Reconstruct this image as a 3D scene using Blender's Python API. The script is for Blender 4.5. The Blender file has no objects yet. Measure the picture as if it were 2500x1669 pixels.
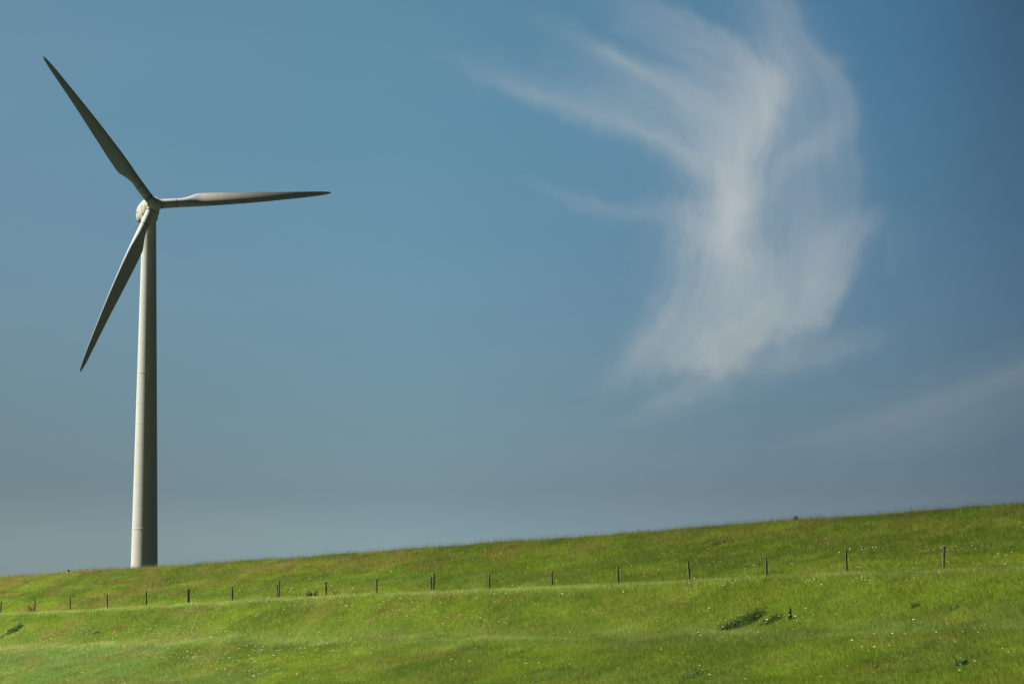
import bpy, bmesh, math, random
import numpy as np
from mathutils import Vector, Matrix

random.seed(7)
RNG = np.random.default_rng(7)
SC = bpy.context.scene
COL = SC.collection

# ------------------------------------------------------------------ measuring the photograph
F, CX, CY = 7000.0, 1250.0, 834.5          # focal length and centre in photograph pixels
PITCH = math.atan(794.0 / F)
CP, SP = math.cos(PITCH), math.sin(PITCH)

def ray(px, py):
    x, y = (px - CX) / F, -(py - CY) / F
    return Vector((x, CP - y * SP, SP + y * CP))

# the dike runs along (t = across, s = along)
A_D = math.atan(4240.0 / F)
NX, NY = math.cos(A_D), math.sin(A_D)
DX, DY = -NY, NX
def ts(x, y): return NX * x + NY * y, DX * x + DY * y
def xy(t, s): return NX * t + DX * s, NY * t + DY * s

K = 2500.0 / 2349.0
T_SH, T_POST, T_FOOT, T_CR = 102.0, 104.0, 105.2, 120.0
GROUND_Z = -1.7

def line_heights(pts, t, drop):
    S, Z = [], []
    for (a, b) in pts:
        d = ray(a * K, b * K)
        lam = t / (d.x * NX + d.y * NY)
        S.append(ts(d.x * lam, d.y * lam)[1]); Z.append(d.z * lam - drop)
    o = np.argsort(S)
    return np.array(S)[o], np.array(Z)[o]

CREST = [(-60, 1328), (0, 1323), (155, 1311), (300, 1302), (480, 1291), (565, 1284), (700, 1276), (740, 1270.5),
         (860, 1264), (1000, 1254), (1140, 1242), (1240, 1237), (1400, 1225), (1580, 1210), (1780, 1193),
         (1900, 1186), (2050, 1176), (2130, 1169), (2349, 1150), (2420, 1144)]
SHOULD = [(-60, 1407), (0, 1404), (161, 1397), (336, 1387), (533, 1375), (747, 1362), (993, 1352.5), (1266, 1341),
          (1417, 1335), (1580, 1326), (1759, 1317), (1941, 1309), (2165, 1300), (2349, 1292), (2420, 1289)]
CS, CZ = line_heights(CREST, T_CR, 0.22)
SS, SZ = line_heights(SHOULD, T_SH, 0.20)

def _hash(ix, iy, seed):
    h = (ix.astype(np.int64) * 374761393 + iy.astype(np.int64) * 668265263 + seed * 974634777) & 0xFFFFFFFF
    h = ((h ^ (h >> 13)) * 1274126177) & 0xFFFFFFFF
    return ((h ^ (h >> 16)) & 0xFFFF) / 65535.0

def vnoise(x, y, seed=0):
    x = np.asarray(x, float); y = np.asarray(y, float)
    ix, iy = np.floor(x), np.floor(y)
    fx, fy = x - ix, y - iy
    fx = fx * fx * (3 - 2 * fx); fy = fy * fy * (3 - 2 * fy)
    a = _hash(ix, iy, seed); b = _hash(ix + 1, iy, seed); c = _hash(ix, iy + 1, seed); d = _hash(ix + 1, iy + 1, seed)
    return (a * (1 - fx) + b * fx) * (1 - fy) + (c * (1 - fx) + d * fx) * fy

def fbm(x, y, seed=0, octv=4, gain=0.5):
    v, amp, tot = 0.0, 1.0, 0.0
    for k in range(octv):
        v = v + amp * vnoise(np.asarray(x) * 2 ** k + 17.3 * k, np.asarray(y) * 2 ** k - 9.1 * k, seed + k)
        tot += amp; amp *= gain
    return v / tot

_tt = np.arange(60, 160, 0.05)
_raw = np.interp(_tt, [60, 78.5, 81, 84, 92.6, 95.6, 101.4, 102.6], [-8.6, -8.5, -7.4, -6.55, -3.75, -3.2, -0.12, 0.0])
_k = np.exp(-0.5 * (np.arange(-24, 25) * 0.05 / 0.42) ** 2); _k /= _k.sum()
_low = np.convolve(np.pad(_raw, 24, mode='edge'), _k, mode='valid')
_up = np.interp(_tt, [60, 102.6, T_FOOT, 118.3, T_CR, 123.0, 160], [0, 0, 0.02, 0.93, 1.0, 1.0, 1.0])
_up = np.convolve(np.pad(_up, 24, mode='edge'), _k, mode='valid')

def terrain(t, s):
    t = np.asarray(t, float); s = np.asarray(s, float)
    hs = np.interp(s, SS, SZ); hc = np.interp(s, CS, CZ)
    z = hs + np.interp(t, _tt, _low) + (hc - hs) * np.interp(t, _tt, _up)
    z = z - np.maximum(0, t - 123.0) * 0.34
    calm = np.clip(np.abs(t - T_CR) / 3.0, 0.25, 1) * np.clip(np.abs(t - T_SH) / 2.0, 0.3, 1)
    z = z + calm * ((fbm(t / 5.0, s / 9.0, 3, 3) - 0.5) * 0.55 + (fbm(t / 1.3, s / 1.6, 11, 2) - 0.5) * 0.09)
    return np.maximum(z, GROUND_Z - 0.05)

def terrain_xy(x, y):
    t, s = ts(x, y)
    return float(terrain(t, s))

def ground_at(px, py):
    """first point of the dike under a photograph pixel"""
    d = ray(px, py)
    tt = np.arange(78.0, 125.0, 0.02)
    lam = tt / (d.x * NX + d.y * NY)
    s = DX * d.x * lam + DY * d.y * lam
    hit = np.where(terrain(tt, s) >= d.z * lam)[0]
    i = hit[0] if len(hit) else len(tt) - 1
    x, y = d.x * lam[i], d.y * lam[i]
    return Vector((x, y, terrain_xy(x, y)))

# ------------------------------------------------------------------ helpers
def tag(o, label=None, cat=None, group=None, kind=None):
    if label: o['label'] = label
    if cat: o['category'] = cat
    if group: o['group'] = group
    if kind: o['kind'] = kind
    return o

def link(name, me, mat=None, parent=None):
    o = bpy.data.objects.new(name, me)
    COL.objects.link(o)
    if mat is not None: me.materials.append(mat)
    if parent is not None: o.parent = parent
    return o

def empty(name, loc):
    o = bpy.data.objects.new(name, None)
    o.empty_display_size = 0.3
    o.location = loc
    COL.objects.link(o)
    return o

def mesh_np(name, co, faces_flat, nper, smooth=False, edges=True):
    """co (n,3), faces_flat (m*nper)"""
    me = bpy.data.meshes.new(name)
    nf = len(faces_flat) // nper
    me.vertices.add(len(co)); me.vertices.foreach_set('co', np.ascontiguousarray(co, np.float32).ravel())
    me.loops.add(len(faces_flat)); me.loops.foreach_set('vertex_index', np.ascontiguousarray(faces_flat, np.int32))
    me.polygons.add(nf)
    me.polygons.foreach_set('loop_start', np.arange(0, nf * nper, nper, dtype=np.int32))
    me.polygons.foreach_set('loop_total', np.full(nf, nper, np.int32))
    if smooth: me.polygons.foreach_set('use_smooth', np.ones(nf, bool))
    me.update(calc_edges=edges)
    return me

def from_lists(name, vs, fs, smooth=True):
    me = bpy.data.meshes.new(name)
    me.from_pydata([tuple(v) for v in vs], [], fs)
    if smooth:
        me.polygons.foreach_set('use_smooth', [True] * len(me.polygons))
    me.update()
    bm = bmesh.new(); bm.from_mesh(me)
    bmesh.ops.recalc_face_normals(bm, faces=bm.faces)
    bm.to_mesh(me); bm.free()
    return me

def loft(rings, cap0=True, cap1=True):
    vs, fs = [], []
    n = len(rings[0])
    for r in rings: vs.extend(r)
    for i in range(len(rings) - 1):
        for j in range(n):
            a, b = i * n + j, i * n + (j + 1) % n
            fs.append((a, b, b + n, a + n))
    if cap0: fs.append(tuple(range(n))[::-1])
    if cap1: fs.append(tuple(range((len(rings) - 1) * n, len(rings) * n)))
    return vs, fs

def nodes_of(name):
    m = bpy.data.materials.new(name); m.use_nodes = True
    nt = m.node_tree; nt.nodes.clear()
    out = nt.nodes.new('ShaderNodeOutputMaterial')
    return m, nt, out

def N(nt, typ, **kw):
    n = nt.nodes.new(typ)
    for k, v in kw.items(): setattr(n, k, v)
    return n

def sharp(me, ang=35):
    try:
        me.set_sharp_from_angle(angle=math.radians(ang))
    except Exception:
        pass

# ------------------------------------------------------------------ materials
def paint_mat(name, col, dirt=0.5, rough=0.45, seam=0.0):
    m, nt, out = nodes_of(name)
    tc = N(nt, 'ShaderNodeTexCoord')
    mp = N(nt, 'ShaderNodeMapping'); mp.inputs['Scale'].default_value = (0.55, 0.55, 0.07)
    nz = N(nt, 'ShaderNodeTexNoise'); nz.inputs['Scale'].default_value = 1.6; nz.inputs['Detail'].default_value = 6
    nt.links.new(tc.outputs['Object'], mp.inputs[0]); nt.links.new(mp.outputs[0], nz.inputs['Vector'])
    r = N(nt, 'ShaderNodeValToRGB')
    r.color_ramp.elements[0].position = 0.35; r.color_ramp.elements[1].position = 0.72
    d = [c * (1 - 0.22 * dirt) for c in col]; d[2] *= 0.93
    r.color_ramp.elements[0].color = (*col, 1); r.color_ramp.elements[1].color = (*d, 1)
    nt.links.new(nz.outputs['Fac'], r.inputs[0])
    b = N(nt, 'ShaderNodeBsdfPrincipled')
    b.inputs['Roughness'].default_value = rough
    b.inputs['Specular IOR Level'].default_value = 0.35
    nt.links.new(r.outputs[0], b.inputs['Base Color'])
    if seam:
        # a weld bead every few metres: its relief shading painted as a narrow darker line
        sp = N(nt, 'ShaderNodeSeparateXYZ'); nt.links.new(tc.outputs['Object'], sp.inputs[0])
        ad = N(nt, 'ShaderNodeMath', operation='ADD'); ad.inputs[1].default_value = 1.9
        md = N(nt, 'ShaderNodeMath', operation='MODULO'); md.inputs[1].default_value = seam
        lt = N(nt, 'ShaderNodeMath', operation='LESS_THAN'); lt.inputs[1].default_value = 0.09
        mx = N(nt, 'ShaderNodeMixRGB'); mx.inputs[2].default_value = (*[c * 0.80 for c in col], 1)
        nt.links.new(sp.outputs['Z'], ad.inputs[0]); nt.links.new(ad.outputs[0], md.inputs[0]); nt.links.new(md.outputs[0], lt.inputs[0])
        nt.links.new(lt.outputs[0], mx.inputs[0]); nt.links.new(r.outputs[0], mx.inputs[1]); nt.links.new(mx.outputs[0], b.inputs['Base Color'])
    nt.links.new(b.outputs[0], out.inputs[0])
    return m

M_TOWER = paint_mat('tower_paint', (0.60, 0.605, 0.56), 0.3, 0.5, 3.3)
M_BLADE = paint_mat('blade_paint', (0.50, 0.51, 0.485), 0.35, 0.5)
M_NAC = paint_mat('nacelle_paint', (0.55, 0.545, 0.48), 0.7, 0.45)
M_GAP = paint_mat('dark_joint', (0.035, 0.037, 0.037), 0.2, 0.7)
M_RUST = paint_mat('rusty_joint', (0.34, 0.24, 0.12), 0.9, 0.7)
M_VENT = paint_mat('vent_grey', (0.10, 0.105, 0.10), 0.3, 0.6)

def wood_mat():
    m, nt, out = nodes_of('weathered_wood')
    tc = N(nt, 'ShaderNodeTexCoord')
    oi = N(nt, 'ShaderNodeObjectInfo')
    mp = N(nt, 'ShaderNodeMapping'); mp.inputs['Scale'].default_value = (26, 26, 2.2)
    add = N(nt, 'ShaderNodeVectorMath', operation='ADD')
    nt.links.new(tc.outputs['Object'], mp.inputs[0]); nt.links.new(mp.outputs[0], add.inputs[0])
    sc = N(nt, 'ShaderNodeVectorMath', operation='SCALE'); sc.inputs[0].default_value = (31, 17, 5)
    nt.links.new(oi.outputs['Random'], sc.inputs['Scale']); nt.links.new(sc.outputs[0], add.inputs[1])
    nz = N(nt, 'ShaderNodeTexNoise'); nz.inputs['Scale'].default_value = 1.0; nz.inputs['Detail'].default_value = 5
    nt.links.new(add.outputs[0], nz.inputs['Vector'])
    r = N(nt, 'ShaderNodeValToRGB')
    r.color_ramp.elements[0].position = 0.3; r.color_ramp.elements[1].position = 0.75
    r.color_ramp.elements[0].color = (0.035, 0.032, 0.024, 1); r.color_ramp.elements[1].color = (0.24, 0.22, 0.17, 1)
    nt.links.new(nz.outputs['Fac'], r.inputs[0])
    b = N(nt, 'ShaderNodeBsdfPrincipled'); b.inputs['Roughness'].default_value = 0.9
    b.inputs['Specular IOR Level'].default_value = 0.1
    bp = N(nt, 'ShaderNodeBump'); bp.inputs['Strength'].default_value = 0.6; bp.inputs['Distance'].default_value = 0.01
    nt.links.new(nz.outputs['Fac'], bp.inputs['Height']); nt.links.new(bp.outputs[0], b.inputs['Normal'])
    nt.links.new(r.outputs[0], b.inputs['Base Color']); nt.links.new(b.outputs[0], out.inputs[0])
    return m
M_WOOD = wood_mat()

def plain(name, col, rough=0.8, scale=6.0, var=0.35):
    m, nt, out = nodes_of(name)
    tc = N(nt, 'ShaderNodeTexCoord')
    nz = N(nt, 'ShaderNodeTexNoise'); nz.inputs['Scale'].default_value = scale; nz.inputs['Detail'].default_value = 4
    nt.links.new(tc.outputs['Object'], nz.inputs['Vector'])
    r = N(nt, 'ShaderNodeValToRGB')
    r.color_ramp.elements[0].position = 0.3; r.color_ramp.elements[1].position = 0.7
    r.color_ramp.elements[0].color = (*[c * (1 - var) for c in col], 1)
    r.color_ramp.elements[1].color = (*[c * (1 + var) for c in col], 1)
    b = N(nt, 'ShaderNodeBsdfPrincipled'); b.inputs['Roughness'].default_value = rough
    b.inputs['Specular IOR Level'].default_value = 0.15
    nt.links.new(nz.outputs['Fac'], r.inputs[0]); nt.links.new(r.outputs[0], b.inputs['Base Color'])
    nt.links.new(b.outputs[0], out.inputs[0])
    return m
M_WIRE = plain('galvanised_wire', (0.16, 0.16, 0.14), 0.7)
M_CONC = plain('pale_concrete', (0.46, 0.45, 0.38), 0.9)
M_CAP = plain('tarred_cap', (0.02, 0.02, 0.018), 0.8)
M_STEM = plain('dry_stem', (0.10, 0.11, 0.04), 0.8)

def leafy(name, trans=0.4, attr=True, col=(0.1, 0.15, 0.03), gloss=0.04, lift=0.0):
    """thin leaf: diffuse, light coming through, a little sheen"""
    m, nt, out = nodes_of(name)
    if attr:
        at = N(nt, 'ShaderNodeAttribute'); at.attribute_name = 'tint'; src = at.outputs['Color']
    else:
        g = N(nt, 'ShaderNodeNewGeometry'); r = N(nt, 'ShaderNodeValToRGB')
        r.color_ramp.elements[0].color = (*[c * 0.6 for c in col], 1); r.color_ramp.elements[1].color = (*[c * 1.45 for c in col], 1)
        nt.links.new(g.outputs['Random Per Island'], r.inputs[0]); src = r.outputs[0]
    di = N(nt, 'ShaderNodeBsdfDiffuse'); tr = N(nt, 'ShaderNodeBsdfTranslucent'); gl = N(nt, 'ShaderNodeBsdfGlossy')
    gl.inputs['Roughness'].default_value = 0.45
    if lift:
        # a tuft of many curved blades scatters light like the turf as a whole
        gn = N(nt, 'ShaderNodeNewGeometry'); mv = N(nt, 'ShaderNodeMixRGB'); mv.inputs[0].default_value = lift
        mv.inputs[2].default_value = (-0.27, -0.16, 0.95, 1)
        nv = N(nt, 'ShaderNodeVectorMath', operation='NORMALIZE')
        nt.links.new(gn.outputs['Normal'], mv.inputs[1]); nt.links.new(mv.outputs[0], nv.inputs[0]); nt.links.new(nv.outputs[0], di.inputs['Normal'])
    mx = N(nt, 'ShaderNodeMixShader'); mx.inputs[0].default_value = trans
    mg = N(nt, 'ShaderNodeMixShader'); mg.inputs[0].default_value = gloss
    nt.links.new(src, di.inputs[0]); nt.links.new(src, tr.inputs[0])
    nt.links.new(di.outputs[0], mx.inputs[1]); nt.links.new(tr.outputs[0], mx.inputs[2])
    nt.links.new(mx.outputs[0], mg.inputs[1]); nt.links.new(gl.outputs[0], mg.inputs[2])
    nt.links.new(mg.outputs[0], out.inputs[0])
    return m
M_GRASS = leafy('grass_blades', 0.42, gloss=0.012, lift=0.8)
M_FLOWER = leafy('flower_petals', 0.25, True, gloss=0.0)

def turf_mat(name='turf', c0=(0.082, 0.122, 0.014), c1=(0.118, 0.132, 0.022)):
    m, nt, out = nodes_of(name)
    g = N(nt, 'ShaderNodeNewGeometry')
    a = N(nt, 'ShaderNodeTexNoise'); a.inputs['Scale'].default_value = 0.14; a.inputs['Detail'].default_value = 5
    b_ = N(nt, 'ShaderNodeTexNoise'); b_.inputs['Scale'].default_value = 3.5; b_.inputs['Detail'].default_value = 6
    nt.links.new(g.outputs['Position'], a.inputs['Vector']); nt.links.new(g.outputs['Position'], b_.inputs['Vector'])
    r1 = N(nt, 'ShaderNodeValToRGB')
    r1.color_ramp.elements[0].position = 0.35; r1.color_ramp.elements[1].position = 0.68
    r1.color_ramp.elements[0].color = (*c0, 1); r1.color_ramp.elements[1].color = (*c1, 1)
    r2 = N(nt, 'ShaderNodeValToRGB')
    r2.color_ramp.elements[0].position = 0.3; r2.color_ramp.elements[1].position = 0.7
    r2.color_ramp.elements[0].color = (0.84, 0.82, 0.8, 1); r2.color_ramp.elements[1].color = (1.06, 1.06, 1, 1)
    mu = N(nt, 'ShaderNodeMixRGB', blend_type='MULTIPLY'); mu.inputs[0].default_value = 1
    nt.links.new(a.outputs['Fac'], r1.inputs[0]); nt.links.new(b_.outputs['Fac'], r2.inputs[0])
    nt.links.new(r1.outputs[0], mu.inputs[1]); nt.links.new(r2.outputs[0], mu.inputs[2])
    b = N(nt, 'ShaderNodeBsdfPrincipled'); b.inputs['Roughness'].default_value = 1.0
    b.inputs['Specular IOR Level'].default_value = 0.0
    bp = N(nt, 'ShaderNodeBump'); bp.inputs['Distance'].default_value = 0.04; bp.inputs['Strength'].default_value = 0.35
    nt.links.new(b_.outputs['Fac'], bp.inputs['Height']); nt.links.new(bp.outputs[0], b.inputs['Normal'])
    nt.links.new(mu.outputs[0], b.inputs['Base Color']); nt.links.new(b.outputs[0], out.inputs[0])
    return m
M_TURF = turf_mat()
M_FIELD = turf_mat('field', (0.022, 0.030, 0.028), (0.035, 0.042, 0.036))

# ------------------------------------------------------------------ setting: ground and dike
def build_ground():
    R = 42000.0
    rad = [0, 60, 140, 300, 700, 2000, 6000, 16000, R]
    n = 64
    vs = [(0, 0, GROUND_Z)]; fs = []
    for r in rad[1:]:
        for j in range(n):
            a = 2 * math.pi * j / n
            vs.append((r * math.cos(a), r * math.sin(a), GROUND_Z))
    for j in range(n): fs.append((0, 1 + j, 1 + (j + 1) % n))
    for i in range(len(rad) - 2):
        for j in range(n):
            a, b = 1 + i * n + j, 1 + i * n + (j + 1) % n
            fs.append((a, a + n, b + n, b))
    o = link('ground', from_lists('ground', vs, fs, False), M_FIELD)
    tag(o, kind='structure')
    # the dike, one long body
    tv = np.concatenate([np.arange(76, 126, 0.4), np.arange(126, 166, 2.0)])
    sv = np.concatenate([np.arange(-400, 80, 8.0), np.arange(80, 350, 0.8), np.arange(350, 900, 8.0)])
    T, S = np.meshgrid(tv, sv, indexing='ij')
    Z = terrain(T, S)
    X, Y = xy(T, S)
    co = np.stack([X, Y, Z], -1).reshape(-1, 3)
    nt_, ns_ = len(tv), len(sv)
    i, j = np.meshgrid(np.arange(nt_ - 1), np.arange(ns_ - 1), indexing='ij')
    a = (i * ns_ + j).ravel()
    f = np.stack([a, a + ns_, a + ns_ + 1, a + 1], -1).ravel()
    me = mesh_np('grass_dike', co, f, 4, True)
    o = link('grass_dike', me, M_TURF)
    tag(o, kind='structure')
build_ground()

# ------------------------------------------------------------------ grass (stuff)
def smooth(a, b, x):
    u = np.clip((x - a) / (b - a), 0, 1)
    return u * u * (3 - 2 * u)

TG0, TGS, SG0, SGS = 74.0, 0.13, 54.0, 0.20
_gt, _gs = np.meshgrid(TG0 + TGS * np.arange(395), SG0 + SGS * np.arange(1860), indexing='ij')

class Field:
    """a slowly varying quantity of the slope, worked out once on a fine grid"""
    def __init__(self, v): self.v = v.astype(np.float32)
    def near(self, it, is_): return self.v[it, is_]
    def lin(self, t, s):
        a = np.clip((t - TG0) / TGS, 0, 393.99); b = np.clip((s - SG0) / SGS, 0, 1858.99)
        i, j = a.astype(int), b.astype(int); fa, fb = a - i, b - j
        return (self.v[i, j] * (1 - fa) + self.v[i + 1, j] * fa) * (1 - fb) + (self.v[i, j + 1] * (1 - fa) + self.v[i + 1, j + 1] * fa) * fb

def grass_fields():
    t, s = _gt, _gs
    f1 = fbm(t / 3.2, s / 9.0, 21, 4)
    f2 = fbm(t / 0.9, s / 1.5, 31, 3)
    f3 = fbm(t / 9.0, s / 26.0, 41, 3)
    f4 = fbm(t / 2.0, s / 5.0, 51, 4)
    f5 = fbm(t / 1.6, s / 3.2, 61, 3)
    dk = smooth(0.64, 0.78, fbm(t / 1.3, s / 2.6, 71, 3))
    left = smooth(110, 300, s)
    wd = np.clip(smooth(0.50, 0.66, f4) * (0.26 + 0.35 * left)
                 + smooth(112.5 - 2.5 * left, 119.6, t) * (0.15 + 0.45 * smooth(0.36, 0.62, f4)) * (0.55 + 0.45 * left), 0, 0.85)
    we = np.exp(-((t - 101.9) / 0.75) ** 2) * (0.60 + 0.25 * smooth(0.35, 0.65, f5))
    we = np.clip(we + np.exp(-((t - 94.3) / 1.8) ** 2) * (0.16 + 0.34 * smooth(0.3, 0.6, f5)) + smooth(0.62, 0.76, f5) * 0.16, 0, 0.85)
    wc = np.clip(smooth(0.52, 0.68, f3) * smooth(101, 92, t) * 0.75 + 0.35 * np.exp(-((t - 93.8) / 2.2) ** 2), 0, .9)
    br = (0.86 + 0.28 * f2) * (1 - 0.20 * dk) * (GRASS_GAIN - 0.16 * smooth(104, 112, t) - 0.08 * smooth(250, 120, s))  # dimmer light on the upper slope is put into the blade colour
    return dict(a=Field(smooth(0.38, 0.62, f1)), c=Field(wc), d=Field(wd), e=Field(we), b=Field(br),
                h=Field(0.72 + 0.65 * fbm(t / 1.4, s / 2.0, 91, 3)), fx=Field(fbm(t / 2.4, s / 3.6, 95, 3) - .5), fy=Field(fbm(t / 2.0, s / 3.0, 97, 2) - .5),
                k=Field(fbm(t / .55, s / .75, 81, 3, .7)), z=Field(terrain(t, s)))
GRASS_GAIN = 1.26

def build_grass(n):
    Fd = grass_fields()
    t = 75.5 + 48.5 * RNG.random(n)
    q = RNG.random(n)                                            # thinner where only a step aside would show it
    s = t * np.interp(q, [0, .09, .55, .92, 1], [0.72, 1.05, 1.86, 2.72, 3.4])
    def idx(t, s): return ((t - TG0) / TGS + .5).astype(np.int32).clip(0, 394), ((s - SG0) / SGS + .5).astype(np.int32).clip(0, 1859)
    it, is_ = idx(t, s)
    keep = RNG.random(n) < 0.70 + 0.42 * Fd['k'].near(it, is_)
    t, s, it, is_ = t[keep], s[keep], it[keep], is_[keep]; n = len(t)
    x, y = xy(t, s); z = Fd['z'].lin(t, s)
    u = np.clip((x / y) / 0.178, -1.2, 1.2)
    hgt = RNG.uniform(0.10, 0.26, n) * Fd['h'].near(it, is_) * (0.62 + 0.85 * Fd['k'].near(it, is_))
    hgt *= 1 + smooth(116.5, 119.5, t) * 0.25 + np.exp(-((t - 101.2) / 1.3) ** 2) * 0.15 - 0.25 * smooth(102, 103.2, t) * smooth(106.5, 105, t)
    stalk = RNG.random(n) < 0.03 + 0.10 * Fd['d'].near(it, is_) + 0.06 * Fd['e'].near(it, is_)
    rim = smooth(118.6, 119.8, t) * (Fd['k'].near(it, is_) > .45)
    stalk |= RNG.random(n) < 0.10 * rim
    hgt = np.where(stalk, hgt * (1.6 + 0.9 * rim * RNG.random(n)) + 0.05, hgt)
    wid = RNG.uniform(0.007, 0.016, n) * (1 + 0.5 * smooth(150, 300, s)) * np.where(stalk, .7, 1)
    lx = (-0.42 * u + 0.5 * Fd['fx'].near(it, is_) + RNG.normal(0, 0.26, n)) * hgt
    ly = (-0.12 + 0.35 * Fd['fy'].near(it, is_) + RNG.normal(0, 0.24, n)) * hgt
    ang = RNG.uniform(0, math.pi, n)
    cx, cy = np.cos(ang) * wid * 0.5, np.sin(ang) * wid * 0.5
    z0 = z - 0.03
    co = np.empty((n, 3, 3), np.float32)                       # one slim tapering blade each
    co[:, 0, 0] = x - cx; co[:, 0, 1] = y - cy; co[:, 0, 2] = z0
    co[:, 1, 0] = x + cx; co[:, 1, 1] = y + cy; co[:, 1, 2] = z0
    co[:, 2, 0] = x + lx; co[:, 2, 1] = y + ly; co[:, 2, 2] = z + hgt * np.clip(1 - 0.35 * np.hypot(lx, ly) / hgt, 0.5, 1)
    A = np.array([0.172, 0.262, 0.018]); B = np.array([0.118, 0.196, 0.018]); C = np.array([0.140, 0.242, 0.046])
    D = np.array([0.225, 0.175, 0.038]); E = np.array([0.370, 0.455, 0.085])
    col = np.empty((n, 3), np.float32)
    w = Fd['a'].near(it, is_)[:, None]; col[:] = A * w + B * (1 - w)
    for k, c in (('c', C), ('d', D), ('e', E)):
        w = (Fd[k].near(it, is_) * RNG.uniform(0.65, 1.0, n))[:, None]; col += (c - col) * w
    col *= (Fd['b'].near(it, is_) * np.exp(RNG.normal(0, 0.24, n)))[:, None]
    col[:, 2] *= RNG.uniform(0.9, 2.0, n)
    straw = np.array([0.42, 0.36, 0.13]) * RNG.uniform(0.7, 1.2, n)[:, None]
    straw *= (1 - 0.62 * smooth(116, 119, t))[:, None] * np.array([1.0, .92, .9])
    w = np.where(stalk & (RNG.random(n) < 0.7), 0.55, 0.0)[:, None]; col += (straw - col) * w
    me = mesh_np('grass', co.reshape(-1, 3), np.arange(3 * n, dtype=np.int32), 3)
    at = me.attributes.new('tint', 'FLOAT_COLOR', 'FACE')
    c4 = np.ones((n, 4), np.float32); c4[:, :3] = np.clip(col, 0.004, 0.8)
    at.data.foreach_set('color', c4.ravel())
    o = link('grass', me, M_GRASS)
    tag(o, 'long green meadow grass with brown seed heads covering the dike', 'grass', kind='stuff')
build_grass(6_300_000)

# ------------------------------------------------------------------ wild flowers (stuff)
def build_flowers():
    P = []
    clusters = [  # photograph px: x, y, sx, sy, n
        (250, 1545, 210, 14, 60), (360, 1558, 120, 10, 30), (520, 1556, 70, 14, 40), (130, 1580, 110, 16, 30),
        (560, 1600, 160, 24, 45), (700, 1590, 120, 30, 40), (620, 1635, 130, 20, 36), (330, 1612, 120, 10, 24),
        (430, 1614, 50, 6, 22), (80, 1652, 90, 12, 14), (300, 1650, 160, 14, 20), (700, 1480, 130, 20, 34),
        (600, 1462, 110, 10, 28), (760, 1450, 90, 7, 30), (480, 1490, 120, 18, 18), (880, 1500, 120, 20, 22),
        (1000, 1530, 160, 40, 26), (1100, 1480, 140, 26, 18), (1260, 1460, 120, 18, 16), (1350, 1550, 160, 40, 18),
        (1765, 1441, 9, 5, 10), (1700, 1458, 20, 10, 9), (1675, 1448, 14, 3, 5), (1974, 1433, 12, 4, 9),
        (2096, 1424, 14, 4, 8), (2245, 1424, 16, 3, 6), (1940, 1523, 8, 7, 10), (1975, 1508, 14, 8, 6),
        (1765, 1540, 8, 7, 6), (1880, 1535, 60, 14, 7), (2215, 1546, 20, 30, 6), (2150, 1585, 40, 14, 5),
        (2110, 1353, 26, 4, 12), (2330, 1352, 40, 5, 16), (1640, 1358, 10, 3, 6), (2425, 1351, 40, 6, 8),
        (1500, 1400, 200, 30, 20), (1900, 1360, 160, 26, 20), (1200, 1390, 160, 22, 16), (2460, 1371, 30, 3, 8),
        (2000, 1395, 300, 6, 14), (2462, 1471, 4, 2, 3), (2300, 1413, 20, 4, 3), (2260, 1540, 120, 30, 6)]
    for (cx, cy, sx, sy, n) in clusters:
        for _ in range(int(n * (1.6 if cx < 1200 else 0.9))):
            P.append((random.gauss(cx, sx), random.gauss(cy, sy)))
    for _ in range(300):
        a = random.random() ** 2.2
        P.append((a * 2500, random.uniform(1400, 1680)))
    vs, fs, cs = [], [], []
    for (px, py) in P:
        if not (-60 < px < 2560 and py < 1720): continue
        g = ground_at(px, py)
        if g.z < GROUND_Z + 0.05: continue
        h = random.uniform(0.28, 0.46)
        lean = Vector((random.gauss(0, 0.05), random.gauss(0, 0.05), 0))
        c = g + Vector((0, 0, h)) + lean
        big = random.random() < 0.14
        r = random.uniform(0.05, 0.075) if big else random.uniform(0.028, 0.055)
        cream = random.random()
        col = (0.78, 0.78, 0.55) if cream < 0.7 else (0.66, 0.62, 0.32)
        b = len(vs)
        k = 7
        ph = random.random() * 6
        tip = c + Vector((0, 0, r * 0.45))
        low = c - Vector((0, 0, r * 0.55))
        vs.append(tip); vs.append(low)
        for q in range(k):
            a = ph + 2 * math.pi * q / k
            rr = r * random.uniform(0.75, 1.15)
            vs.append(c + Vector((rr * math.cos(a), rr * math.sin(a), random.uniform(-.2, .2) * r)))
        for q in range(k):
            fs.append((b, b + 2 + q, b + 2 + (q + 1) % k)); fs.append((b + 1, b + 2 + (q + 1) % k, b + 2 + q))
        cs += [col] * (k + 2)
        b = len(vs)
        vs += [g + Vector((-0.004, 0, 0)), g + Vector((0.004, 0, 0)), low]
        fs.append((b, b + 1, b + 2)); cs += [(0.14, 0.19, 0.05)] * 3
    me = from_lists('wildflowers', vs, fs, False)
    at = me.attributes.new('tint', 'FLOAT_COLOR', 'POINT')
    c4 = np.ones((len(vs), 4), np.float32); c4[:, :3] = np.array(cs)
    at.data.foreach_set('color', c4.ravel())
    o = link('wildflowers', me, M_FLOWER)
    tag(o, 'tiny cream white wildflowers scattered through the grass', 'flowers', kind='stuff')
build_flowers()

# ------------------------------------------------------------------ wind turbine
def unit(v): return v.normalized()

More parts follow.
